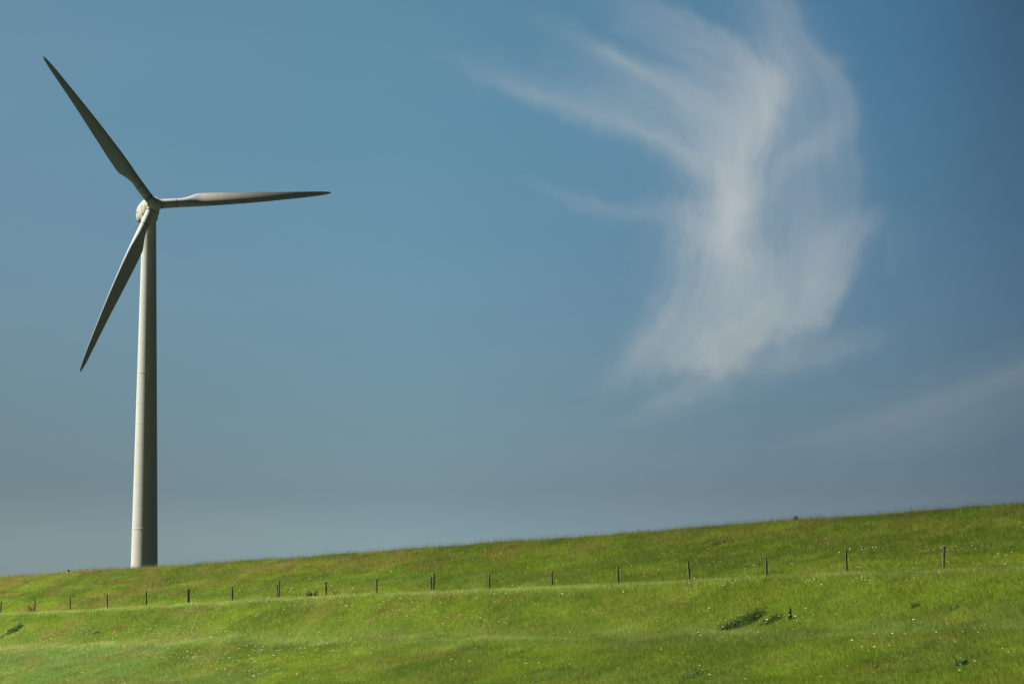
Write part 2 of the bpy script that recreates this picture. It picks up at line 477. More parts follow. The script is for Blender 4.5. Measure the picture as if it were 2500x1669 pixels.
def build_turbine():
    yaw = math.radians(12.0); tilt = math.radians(5.0)
    hub = ray(375.0, 499.0); hub = hub * (464.0 / hub.y)
    c = -Vector((hub.x, hub.y, 0)).normalized()              # towards the camera
    right = Vector((-c.y, c.x, 0))                            # to the right as seen from the camera
    if right.x < 0: right = -right
    ah = unit(c * math.cos(yaw) + right * math.sin(yaw))
    a = unit(ah * math.cos(tilt) + Vector((0, 0, math.sin(tilt))))
    r = unit(Vector((0, 0, 1)).cross(a))
    if r.x < 0: r = -r
    u = unit(a.cross(r))
    base = Vector((hub.x, hub.y, 0)) - ah * 3.25
    base.z = GROUND_Z
    root = empty('wind_turbine', base)
    tag(root, 'tall pale grey three bladed wind turbine rising behind the grass dike', 'wind turbine')
    W = Matrix.Translation(base)
    Wi = W.inverted()
    def put(name, vs, fs, mat, parent=root, smooth_=True, ang=35):
        me = from_lists(name, [Wi @ Vector(v) for v in vs], fs, smooth_)
        if smooth_: sharp(me, ang)
        return link(name, me, mat, parent)
    def ringv(cn, e1, e2, rx, ry, n=48, pw=2.0):
        out = []
        for j in range(n):
            q = 2 * math.pi * j / n
            cc, ss = math.cos(q), math.sin(q)
            X = math.copysign(abs(cc) ** (2 / pw), cc); Y = math.copysign(abs(ss) ** (2 / pw), ss)
            out.append(cn + e1 * (rx * X) + e2 * (ry * Y))
        return out
    EX, EY, EZ = Vector((1, 0, 0)), Vector((0, 1, 0)), Vector((0, 0, 1))
    # --- tower
    ztop = hub.z - 2.05
    zs0 = base.z - 0.3
    def rad(z):
        return 2.27 - (z - 11.0) * (1.0 / 55.0)
    rings = []
    zz = zs0; weld = 3.3
    levels = [zs0]
    q = base.z + 1.4
    while q < ztop - 0.5:
        levels += [q]; q += weld
    levels.append(ztop)
    for z in levels:
        rings.append(ringv(Vector((base.x, base.y, z)), EX, EY, rad(z), rad(z), 72))
    vs, fs = loft(rings)
    tower = put('tower', vs, fs, M_TOWER, ang=60)
    for zf in (base.z + 24.0, base.z + 49.5):
        R = rad(zf)
        vs, fs = loft([ringv(Vector((base.x, base.y, zf + dz)), EX, EY, R + dr, R + dr, 72)
                       for dz, dr in ((-0.07, -0.02), (-0.06, 0.022), (0.06, 0.022), (0.07, -0.02))])
        put('flange', vs, fs, M_TOWER, tower)
    # --- yaw collar, wider than the tower top
    cz = Vector((base.x, base.y, 0))
    vs, fs = loft([ringv(cz + EZ * z, EX, EY, R, R, 64) for z, R in
                   ((ztop - 0.12, 1.18), (ztop - 0.10, 1.36), (ztop + 0.28, 1.40), (ztop + 0.55, 1.45))])
    put('yaw_collar', vs, fs, M_NAC)
    # --- nacelle: a rounded body behind the hub
    prof = [(1.02, 0.95, 0.95, 0.0), (1.10, 1.20, 1.22, 0.0), (1.45, 1.34, 1.48, -0.06), (2.2, 1.46, 1.70, -0.12),
            (3.4, 1.50, 1.80, -0.14), (5.0, 1.50, 1.80, -0.14), (6.6, 1.44, 1.74, -0.12), (7.8, 1.28, 1.56, -0.06),
            (8.6, 1.00, 1.26, 0.0), (9.05, 0.62, 0.82, 0.05), (9.2, 0.22, 0.3, 0.08)]
    an = unit(ah * math.cos(tilt * 0.8) + EZ * math.sin(tilt * 0.8)); un = unit(an.cross(r))
    vs, fs = loft([ringv(hub - an * s_ + un * dz, r, un, w_, h_, 56, 2.7) for s_, w_, h_, dz in prof])
    nac = put('nacelle', vs, fs, M_NAC, ang=70)
    # seam round the nacelle, side hatch, vents, drain hole
    def plate(name, s0, s1, v0, v1, side, mat, proud=0.03):
        vs, fs = [], []
        def pt(s_, v, off):
            w_ = np.interp(s_, [p[0] for p in prof], [p[1] for p in prof]); h_ = np.interp(s_, [p[0] for p in prof], [p[2] for p in prof])
            dz = np.interp(s_, [p[0] for p in prof], [p[3] for p in prof])
            vv = max(-0.98, min(0.98, v / h_))
            x_ = w_ * (1 - abs(vv) ** 2.7) ** (1 / 2.7)
            return hub - an * s_ + un * (dz + v) + r * (side * (x_ + off))
        nS, nV = 6, 6
        rows = []
        for i in range(nS):
            for j in range(nV):
                s_ = s0 + (s1 - s0) * i / (nS - 1); v = v0 + (v1 - v0) * j / (nV - 1)
                rows.append((s_, v))
        for off in (-0.08, proud):
            for s_, v in rows: vs.append(pt(s_, v, off))
        n0 = nS * nV
        for i in range(nS - 1):
            for j in range(nV - 1):
                k = i * nV + j
                fs.append((n0 + k, n0 + k + 1, n0 + k + nV + 1, n0 + k + nV)); fs.append((k, k + nV, k + nV + 1, k + 1))
        edge = [i * nV for i in range(nS)] + [(nS - 1) * nV + j for j in range(1, nV)] + [i * nV + nV - 1 for i in range(nS - 2, -1, -1)] + [j for j in range(nV - 2, 0, -1)]
        for q_ in range(len(edge)):
            e0, e1 = edge[q_], edge[(q_ + 1) % len(edge)]
            fs.append((e0, e1, n0 + e1, n0 + e0))
        return put(name, vs, fs, mat, nac, ang=40)
    for sd in (-1, 1):
        plate('side_hatch', 2.5, 4.1, -1.05, 0.35, sd, M_NAC, 0.05)
        plate('vent', 6.2, 6.9, 0.0, 0.30, sd, M_VENT, 0.02)
        plate('vent', 2.35, 2.48, 0.15, 0.42, sd, M_VENT, 0.04)
        plate('seam', 1.7, 8.2, -0.02, 0.02, sd, M_VENT, 0.008)
    # --- hub: spinner of revolution with three blade sockets
    hp = [(-1.00, 1.02), (-0.97, 1.16), (-0.6, 1.24), (-0.1, 1.26), (0.4, 1.20), (0.85, 1.04), (1.2, 0.84), (1.5, 0.58), (1.68, 0.32), (1.75, 0.08)]
    vs, fs = loft([ringv(hub + a * s_, r, u, R, R, 56) for s_, R in hp])
    hubo = put('hub', vs, fs, M_NAC, ang=50)
    vs, fs = loft([ringv(hub + a * s_, r, u, R, R, 56) for s_, R in ((-1.06, 1.0), (-1.05, 1.19), (-1.01, 1.19), (-1.005, 1.0))])
    put('hub_seal', vs, fs, M_RUST, hubo)
    # --- blades
    tab = [(0.0, .755, .755), (.06, .755, .755), (.085, .75, .75), (.115, .75, .72), (.14, .77, .80), (.17, .80, 1.02), (.205, .84, 1.36),
           (.22, .86, 1.46), (.24, .88, 1.47), (.32, .90, 1.38), (.44, .85, 1.15), (.52, .81, 1.01), (.605, .73, .85), (.70, .62, .71), (.77, .53, .62),
           (.84, .44, .54), (.90, .34, .47), (.94, .25, .41), (.97, .15, .34), (.99, .05, .25), (1.0, -.06, .14)]
    fr = [p[0] for p in tab]; le_ = [p[1] for p in tab]; te_ = [p[2] for p in tab]
    spans = [0, .03, .06, .085, .1, .115, .14, .155, .17, .19, .205, .22, .23, .25, .28, .32, .36, .4, .44, .48, .52, .56, .6, .65, .7, .74, .77,
             .8, .84, .87, .9, .92, .94, .955, .97, .98, .99, .996, 1.0]
    ROOT = 1.34
    for (px, py) in ((808.9, 472.0), (106.9, 137.5), (194.0, 906.5)):
        d0 = ray(px, py)
        lam = hub.dot(a) / d0.dot(a)
        tip = d0 * lam
        d = unit(tip - hub); L = (tip - hub).length - ROOT
        cdir = unit(a.cross(d))
        def sect(f, scale=1.0, n=40):
            le = np.interp(f, fr, le_); te = np.interp(f, fr, te_)
            b = float(smooth(0.10, 0.235, np.array(f)))
            beta = math.radians(np.interp(f, [0, .12, .22, .4, .6, .8, 1], [19, 19, 18, 11.5, 6.5, 3, 0.5]))
            beta *= b
            th = np.interp(f, [.1, .22, .35, .5, .75, 1], [.6, .40, .29, .23, .18, .15])
            w = (le + te) * (1 + 0.04 * b)
            cv = cdir * math.cos(beta) - a * math.sin(beta)
            nv = a * math.cos(beta) + cdir * math.sin(beta)
            out = []
            for j in range(n):
                ph = 2 * math.pi * j / n
                xx = (1 - math.cos(ph)) / 2
                cir = math.sqrt(max(xx * (1 - xx), 0))
                af = 5 * th * (.2969 * math.sqrt(xx) - .126 * xx - .3516 * xx ** 2 + .2843 * xx ** 3 - .1015 * xx ** 4)
                yv = w * ((1 - b) * cir + b * max(af, 0.006))
                sg = 1 if ph <= math.pi else -1
                yv *= sg * (1 if sg < 0 else 1 - 0.12 * b)
                out.append(hub + d * (ROOT + f * L) + cv * ((-le + w * xx) * scale) + nv * (yv * scale))
            return out
        vs, fs = loft([sect(f) for f in spans])
        bl = put('blade', vs, fs, M_BLADE, ang=50)
        # socket on the hub, dark gap, root ring and the seam where the shell starts
        n1, n2 = cdir, a
        vs, fs = loft([ringv(hub + d * s_, n1, n2, R, R, 40) for s_, R in ((0.4, 0.86), (1.12, 0.84), (1.20, 0.80))])
        put('blade_socket', vs, fs, M_NAC, hubo)
        vs, fs = loft([ringv(hub + d * s_, n1, n2, R, R, 40) for s_, R in ((1.10, 0.70), (1.21, 0.72), (1.335, 0.72), (1.36, 0.70))])
        put('pitch_bearing', vs, fs, M_GAP, bl)
        vs, fs = loft([ringv(hub + d * s_, n1, n2, R, R, 40) for s_, R in ((1.34, 0.74), (1.35, 0.80), (1.50, 0.80), (1.51, 0.74))])
        put('root_ring', vs, fs, M_BLADE, bl)
        f0 = .083
        vs, fs = loft([sect(f0 - .0016, 0.99), sect(f0 - .0015, 1.012), sect(f0 + .0015, 1.012), sect(f0 + .0016, 0.99)])
        put('root_seam', vs, fs, M_GAP, bl)
build_turbine()

# ------------------------------------------------------------------ fence
POSTS = [  # photograph px: top x, top y, foot x, foot y, radius m, label
    (3.0, 1466.0, 1.6, 1493, .055, 'slim dark fence post cut by the left edge of the photo'),
    (86.0, 1461.0, 84.2, 1489, .055, 'slim leaning fence post with a dry bent weed at its foot'),
    (171.4, 1455.5, 171.2, 1485, .055, 'slim upright fence post directly below the concrete marker on the crest'),
    (262.0, 1449.0, 262.4, 1480, .055, 'slim upright fence post between the crest marker and the turbine tower'),
    (357.0, 1443.0, 357.2, 1475, .058, 'slim upright fence post directly below the turbine tower'),
    (458.6, 1437.0, 458.8, 1471, .060, 'thick half of the touching double fence post just right of the turbine tower'),
    (461.8, 1437.6, 461.8, 1471, .050, 'thinner darker half of the touching double fence post just right of the turbine tower'),
    (566.5, 1430.5, 567.6, 1464, .066, 'knobbly dark fence post between the touching double post and the stepped pair'),
    (681.8, 1415.6, 681.4, 1454, .058, 'taller post of the close stepped pair left of the dark tussocks'),
    (677.6, 1426.6, 677.4, 1455, .052, 'shorter post of the close stepped pair left of the dark tussocks'),
    (795.4, 1419.5, 796.0, 1449, .068, 'fence post standing among the small dark tussocks'),
    (919.8, 1412.0, 920.0, 1447, .060, 'lone fence post between the dark tussocks and the leaning pair'),
    (1059.4, 1398.0, 1058.4, 1439, .060, 'taller leaning post of the wide stepped pair near mid fence'),
    (1052.2, 1408.0, 1053.4, 1440, .056, 'shorter post of the wide stepped pair near mid fence'),
    (1194.0, 1399.5, 1195.0, 1433, .058, 'fence post right of the wide stepped pair, nearest the middle of the photo'),
    (1347.4, 1391.6, 1348.2, 1427, .056, 'dark fence post, fifth post left of the rightmost one'),
    (1507.6, 1381.4, 1509.2, 1423, .062, 'grey gently crooked fence post, fourth post left of the rightmost one'),
    (1680.2, 1369.8, 1683.0, 1410, .062, 'grey fence post leaning left at the top, up the slope left of the dark bramble'),
    (1870.9, 1359.5, 1872.0, 1401, .060, 'grey fence post up the slope above the dark bramble'),
    (2065.6, 1342.6, 2067.0, 1394, .064, 'tall grey fence post second from the right end'),
    (2304.6, 1331.6, 2304.0, 1383, .064, 'tall grey fence post at the right end of the row'),
]
def build_posts():
    tops = []
    for i, (tx, ty, fx, fy, rad, label) in enumerate(POSTS):
        t_i = T_POST + (0.25 if 'shorter' in label or 'thinner' in label else 0.0)
        d = ray(fx, fy); lam = t_i / (d.x * NX + d.y * NY)
        x, y = d.x * lam, d.y * lam
        zf = terrain_xy(x, y)
        d2 = ray(tx, ty); lam2 = y / d2.y
        top = d2 * lam2
        foot_vis = d.z * lam
        axis0 = Vector((x, y, foot_vis))
        dirv = (top - axis0)
        dirv.y += random.uniform(-0.03, 0.03)
        k = (zf - 0.35 - axis0.z) / dirv.z
        base = Vector((x, y, zf - 0.35)) + Vector((dirv.x * k, 0, 0))
        H = (top - base).length
        ax = unit(top - base)
        e1 = unit(ax.cross(Vector((0, 1, 0)))); e2 = unit(ax.cross(e1))
        rings = []
        n = 14
        levels = [0, .2, .38, .5, .62, .74, .86, .95, .985, 1.0]
        bulge = [random.uniform(0.93, 1.07) for _ in levels]
        if 'knobbly' in label: bulge = [random.uniform(0.80, 1.22) for _ in levels]
        bow = random.uniform(-1, 1) * (0.025 if 'crooked' in label else 0.008)
        for li, f in enumerate(levels):
            rr = rad * 1.12 * (1.04 - 0.12 * f) * bulge[li] * (0.86 if f == 1.0 else 1)
            c0 = Vector((0, 0, 0)) + ax * (H * f) + e1 * (bow * math.sin(math.pi * f))
            ring = []
            for j in range(n):
                q = 2 * math.pi * j / n
                w = rr * (1 + 0.05 * math.sin(3 * q + i) + 0.03 * math.sin(7 * q + 2 * i + f * 5))
                p = c0 + e1 * (w * math.cos(q)) + e2 * (w * math.sin(q))
                if f > 0.98: p = p + ax * (0.018 * math.cos(q + i))
                ring.append(p)
            rings.append(ring)
        vs, fs = loft(rings)
        me = from_lists('fence_post', vs, fs, True); sharp(me, 50)
        o = link('fence_post', me, M_WOOD); o.location = base
        tag(o, label, 'fence post', 'wooden posts of the pasture fence')
        if 'shorter' not in label and 'thinner' not in label:
            tops.append((top, ax, rad))
    # one wire strand stapled to the near side of the posts
    pts = []
    for i, (top, ax, rad) in enumerate(tops):
        p = top - ax * 0.24 + Vector((0, -rad - 0.004, 0))
        if pts:
            q0 = pts[-1]
            for k in (0.25, 0.5, 0.75):
                pts.append(q0.lerp(p, k) - Vector((0, 0, 0.05 * (1 - (2 * k - 1) ** 2))))
        pts.append(p)
    first, last = pts[0], pts[-1]
    dr = unit(pts[-1] - pts[-5]); pts.append(last + dr * 9.0)
    dl = unit(pts[0] - pts[4]); pts.insert(0, first + dl * 9.0)
    rings = []
    for i, p in enumerate(pts):
        dv = unit(pts[min(i + 1, len(pts) - 1)] - pts[max(i - 1, 0)])
        e1 = unit(dv.cross(Vector((0, 0, 1)))); e2 = unit(dv.cross(e1))
        rings.append([p + e1 * (0.0014 * math.cos(q)) + e2 * (0.0014 * math.sin(q)) for q in (0, 1.57, 3.14, 4.71)])
    vs, fs = loft(rings)
    o = link('fence_wire', from_lists('fence_wire', vs, fs, True), M_WIRE)
    tag(o, 'thin galvanised wire strung along the row of fence posts', 'wire')
build_posts()

# ------------------------------------------------------------------ weeds and bushes on the slope
def leaf_cloud(name, centre, rx, ry, rz, n, size, mat, label, cat, group=None, lobes=5, seed=1, stems=10, slope=True):
    rnd = random.Random(seed)
    L = [(-.62 + 1.24 * (q_ + .5) / lobes + rnd.uniform(-.1, .1), rnd.uniform(-.45, .45), rnd.uniform(.55, 1.0)) for q_ in range(lobes)]
    vs, fs = [], []
    for _ in range(n):
        lx, ly, lr = rnd.choice(L)
        a, b = rnd.uniform(0, 2 * math.pi), math.acos(rnd.uniform(-0.2, 1))
        q = rnd.uniform(.35, 1.0) ** .5 * lr * rnd.uniform(.7, 1.1)
        x = rx * (lx + .5 * q * math.sin(b) * math.cos(a)); y = ry * (ly + .5 * q * math.sin(b) * math.sin(a))
        z = rz * max(0.02, q * math.cos(b) + 0.06)
        if slope: z += terrain_xy(centre.x + x, centre.y + y) - centre.z
        p = Vector((x, y, z * rnd.uniform(.8, 1.25)))
        sz = size * rnd.uniform(.6, 1.4)
        d = Vector((rnd.gauss(0, 1), rnd.gauss(0, 1), rnd.gauss(0.3, .8))).normalized()
        e = d.orthogonal().normalized(); e = (Matrix.Rotation(rnd.uniform(0, 6.28), 3, d) @ e)
        k = len(vs)
        vs += [p - d * sz * .5, p + e * sz * .28 + Vector((0, 0, sz * .06)), p + d * sz * .5, p - e * sz * .28 + Vector((0, 0, sz * .06))]
        fs.append((k, k + 1, k + 2, k + 3))
    root = link(name, from_lists(name, vs, fs, False), mat); root.location = centre
    tag(root, label, cat, group)
    return root

M_BRAM = leafy('bramble_leaves', 0.25, False, (0.095, 0.165, 0.036), 0.02)
M_BLUE = leafy('thistle_leaves', 0.25, False, (0.125, 0.215, 0.085), 0.02)
M_TUSS = leafy('tussock_leaves', 0.3, False, (0.13, 0.15, 0.045), 0.03)
G = ground_at
leaf_cloud('bramble', G(1812, 1527), 1.5, 1.0, .62, 7500, .085, M_BRAM, 'large dark green bramble clump low on the slope below the fence', 'bush', lobes=7, seed=3, stems=26)
leaf_cloud('nettle_clump', G(1885, 1516), .9, .5, .50, 1000, .08, M_BRAM, 'thin ragged nettles growing on from the right end of the bramble', 'weed', lobes=6, seed=8, stems=22)
leaf_cloud('nettle_clump', G(1929, 1512), .24, .2, .75, 420, .08, M_BRAM, 'narrow upright dark nettle stalks right of the bramble', 'weed', lobes=1, seed=5, stems=9)
leaf_cloud('thistle_clump', G(36, 1541), .8, .8, .50, 1500, .12, M_BLUE, 'bluish dark thistle bush near the left edge of the slope', 'weed', lobes=6, seed=11, stems=14)
leaf_cloud('thistle_clump', G(14, 1552), .6, .6, .30, 420, .10, M_BLUE, 'low pale bluish weeds at the left end of the left thistle bush', 'weed', lobes=5, seed=12, stems=8)
leaf_cloud('thistle_clump', G(2348, 1622), .45, .42, .40, 460, .10, M_BLUE, 'bluish dark thistle bush in the lower right corner of the slope', 'weed', lobes=4, seed=13, stems=10)
leaf_cloud('thistle_clump', G(2330, 1486), .34, .28, .26, 200, .09, M_BLUE, 'small bluish weed below the rightmost fence post', 'weed', lobes=3, seed=14, stems=6)
leaf_cloud('thistle_clump', G(1690, 1652), 0.85, .45, .24, 640, .10, M_BLUE, 'wide low bluish weed patch at the bottom of the photo below the bramble', 'weed', lobes=7, seed=15, stems=8)
leaf_cloud('thistle_clump', G(1320, 1664), .9, .5, .24, 480, .10, M_BLUE, 'low bluish weed patch at the bottom edge near the middle', 'weed', lobes=6, seed=16, stems=8)
leaf_cloud('dock_weed', G(2235, 1482), .34, .28, .28, 320, .08, M_BRAM, 'small leafy green weed between the bramble and the right thistles', 'weed', lobes=3, seed=17, stems=6)
leaf_cloud('dock_weed', G(1750, 1330), .7, .55, .32, 1100, .10, M_TUSS, 'dull dark weed patch high on the upper slope near the crest', 'weed', lobes=6, seed=18, stems=8)
leaf_cloud('dock_weed', G(236, 1546), .4, .3, .26, 420, .08, M_BLUE, 'small dark weed left of the tower and below the fence', 'weed', lobes=3, seed=19, stems=5)
def on_berm(px, py, t):
    d = ray(px, py); lam = t / (d.x * NX + d.y * NY)
    x, y = d.x * lam, d.y * lam
    return Vector((x, y, terrain_xy(x, y)))
leaf_cloud('tussock', on_berm(755, 1450, 105.0), .30, .25, .62, 260, .11, M_TUSS, 'brownish grass tussock, left one of the pair left of its fence post', 'grass tussock', lobes=3, seed=21, stems=8)
leaf_cloud('tussock', on_berm(770, 1450, 105.0), .27, .25, .70, 280, .11, M_BRAM, 'darkest round tussock next to the fence post', 'grass tussock', lobes=3, seed=22, stems=8)
leaf_cloud('tussock', on_berm(819, 1448, 105.0), .50, .25, .48, 180, .11, M_TUSS, 'ragged dark tussock just right of its fence post', 'grass tussock', lobes=4, seed=23, stems=8)
leaf_cloud('crest_bush', on_berm(1943, 1266, T_CR + .4), .26, .3, .62, 420, .10, M_BRAM, 'tiny dark green bush poking above the crest line', 'bush', lobes=3, seed=24, stems=6)
def dry_stalk():
    c = ground_at(79, 1494)
    rnd = random.Random(5); vs, fs = [], []
    for _ in range(26):
        b0 = Vector((rnd.uniform(-.35, .3), rnd.uniform(-.1, .1), 0)); t0 = b0 + Vector((rnd.uniform(-.5, .45), rnd.uniform(-.2, .2), rnd.uniform(.3, .75)))
        k = len(vs); w = .014
        vs += [b0 + Vector((-w, 0, 0)), b0 + Vector((w, 0, 0)), b0.lerp(t0, .6) + Vector((w, 0, .06)), t0]
        fs += [(k, k + 1, k + 2), (k, k + 2, k + 3)]
    o_ = link('dry_weed', from_lists('dry_weed', vs, fs, False), M_STEM); o_.location = c
    tag(o_, 'dry bent brown weed at the foot of the second fence post from the left', 'weed')
dry_stalk()

def marker():
    c = on_berm(166.0, 1394, T_CR + .2)
    o = empty('marker_post', c)
    tag(o, 'short pale marker post with a black cap standing on the crest left of the tower', 'marker post')
    def box(name, w, d, z0, z1, mat, taper=1.0, off=0.0):
        rings = []
        for z, k in ((z0, 1), (z0 + .01, 1), (z1 - .03, taper), (z1, taper * .8)):
            rings.append([Vector((off + sx * w * k, sy * d * k, z)) for sx, sy in ((-1, -1), (1, -1), (1, 1), (-1, 1))])
        vs, fs = loft(rings); me = from_lists(name, vs, fs, False)
        b = link(name, me, mat, o); b.rotation_euler = (0, 0.10, math.radians(30))
        return b
    box('post', .12, .12, -.4, .33, M_CONC, .95)
    box('cap', .13, .13, .33, .46, M_CAP, .88)
marker()

# ------------------------------------------------------------------ clouds: thin ice sheets high over the land
H_CL = 2000.0
HALF = 2.0                                                    # painting grid: photograph display px / 2
def gblur(img, sg):
    h, w = img.shape; p = int(4 * sg) + 2
    im = np.pad(img, p)
    fy = np.fft.fftfreq(im.shape[0])[:, None]; fx = np.fft.rfftfreq(im.shape[1])[None, :]
    g = np.exp(-2 * (math.pi * sg) ** 2 * (fx ** 2 + fy ** 2))
    return np.fft.irfft2(np.fft.rfft2(im) * g, s=im.shape)[p:p + h, p:p + w]

GW, GH, OX, OY = 760, 640, 900.0, -160.0                      # covers display px 900..2420, -160..1120
def ribbons(R):
    """soft-edged ribbons of ice: points (x, y, width one side, width other side, opacity); also their flow direction"""
    h, w = GH // 2, GW // 2
    yy, xx = np.mgrid[0:h, 0:w]
    X = (xx * 2 + .5) * HALF + OX; Y = (yy * 2 + .5) * HALF + OY
    T = np.zeros((h, w)); VX = np.zeros((h, w)); VY = np.zeros((h, w))
    for pts in R:
        P = np.array(pts, float); P[:, 0] = 900 + 1.25 * P[:, 0]; P[:, 1] *= 1.25; P[:, 2:4] *= 1.25
        seg = np.r_[0, np.cumsum(np.hypot(np.diff(P[:, 0]), np.diff(P[:, 1])))]
        u = np.linspace(0, seg[-1], max(24, int(seg[-1] / 7)))
        Q = np.stack([np.interp(u, seg, P[:, k]) for k in range(5)], 1)
        for _ in range(6):
            Q[1:-1] = .25 * Q[:-2] + .5 * Q[1:-1] + .25 * Q[2:]
        tx, ty = np.gradient(Q[:, 0]), np.gradient(Q[:, 1]); tl = np.hypot(tx, ty) + 1e-9; tx /= tl; ty /= tl
        best = np.full((h, w), 1e12); idx = np.zeros((h, w), int)
        for k in range(len(Q)):
            d2 = (X - Q[k, 0]) ** 2 + (Y - Q[k, 1]) ** 2
            m = d2 < best; best[m] = d2[m]; idx[m] = k
        dx, dy = X - Q[idx, 0], Y - Q[idx, 1]
        sd = -dx * ty[idx] + dy * tx[idx]
        wd = np.where(sd > 0, Q[idx, 2], Q[idx, 3])
        v = np.clip(Q[idx, 4], 0, .95) * np.exp(-best / np.maximum(wd, 3) ** 2)
        # fade past the ends
        al = np.where(idx == 0, -(dx * tx[0] + dy * ty[0]), np.where(idx == len(Q) - 1, dx * tx[-1] + dy * ty[-1], 0))
        v = v * np.exp(-np.maximum(al, 0) ** 2 / (1.2 * np.maximum(wd, 3)) ** 2)
        T += -np.log(1 - v)
        VX += v * tx[idx]; VY += v * ty[idx]
    def up(a):
        gx = np.clip((np.arange(GW) - .5) / 2, 0, w - 1.001); gy = np.clip((np.arange(GH) - .5) / 2, 0, h - 1.001)
        ix, iy = gx.astype(int), gy.astype(int); fx_, fy_ = (gx - ix)[None, :], (gy - iy)[:, None]
        a0, a1 = a[iy][:, ix], a[iy][:, ix + 1]; b0, b1 = a[iy + 1][:, ix], a[iy + 1][:, ix + 1]
        return (a0 * (1 - fx_) + a1 * fx_) * (1 - fy_) + (b0 * (1 - fx_) + b1 * fx_) * fy_
    T, VX, VY = up(T), gblur(up(VX), 5), gblur(up(VY), 5)
    L = np.hypot(VX, VY) + 1e-6
    return T, VX / L, VY / L

def combed(vx, vy, sg, steps, step, seed):
    """noise combed along the flow: fibres"""
    n = gblur(np.random.default_rng(seed).normal(0, 1, (GH, GW)), sg)
    acc = n.copy()
    for s_ in (1, -1):
        px_, py_ = np.meshgrid(np.arange(GW, dtype=float), np.arange(GH, dtype=float))
        for k in range(steps):
            ix = np.clip(px_, 0, GW - 1).astype(int); iy = np.clip(py_, 0, GH - 1).astype(int)
            px_ += s_ * step * vx[iy, ix]; py_ += s_ * step * vy[iy, ix]
            acc += (1 - k / steps) * n[np.clip(py_, 0, GH - 1).astype(int), np.clip(px_, 0, GW - 1).astype(int)]
    acc = gblur(acc, .7); acc -= acc.mean()
    return acc / acc.std()

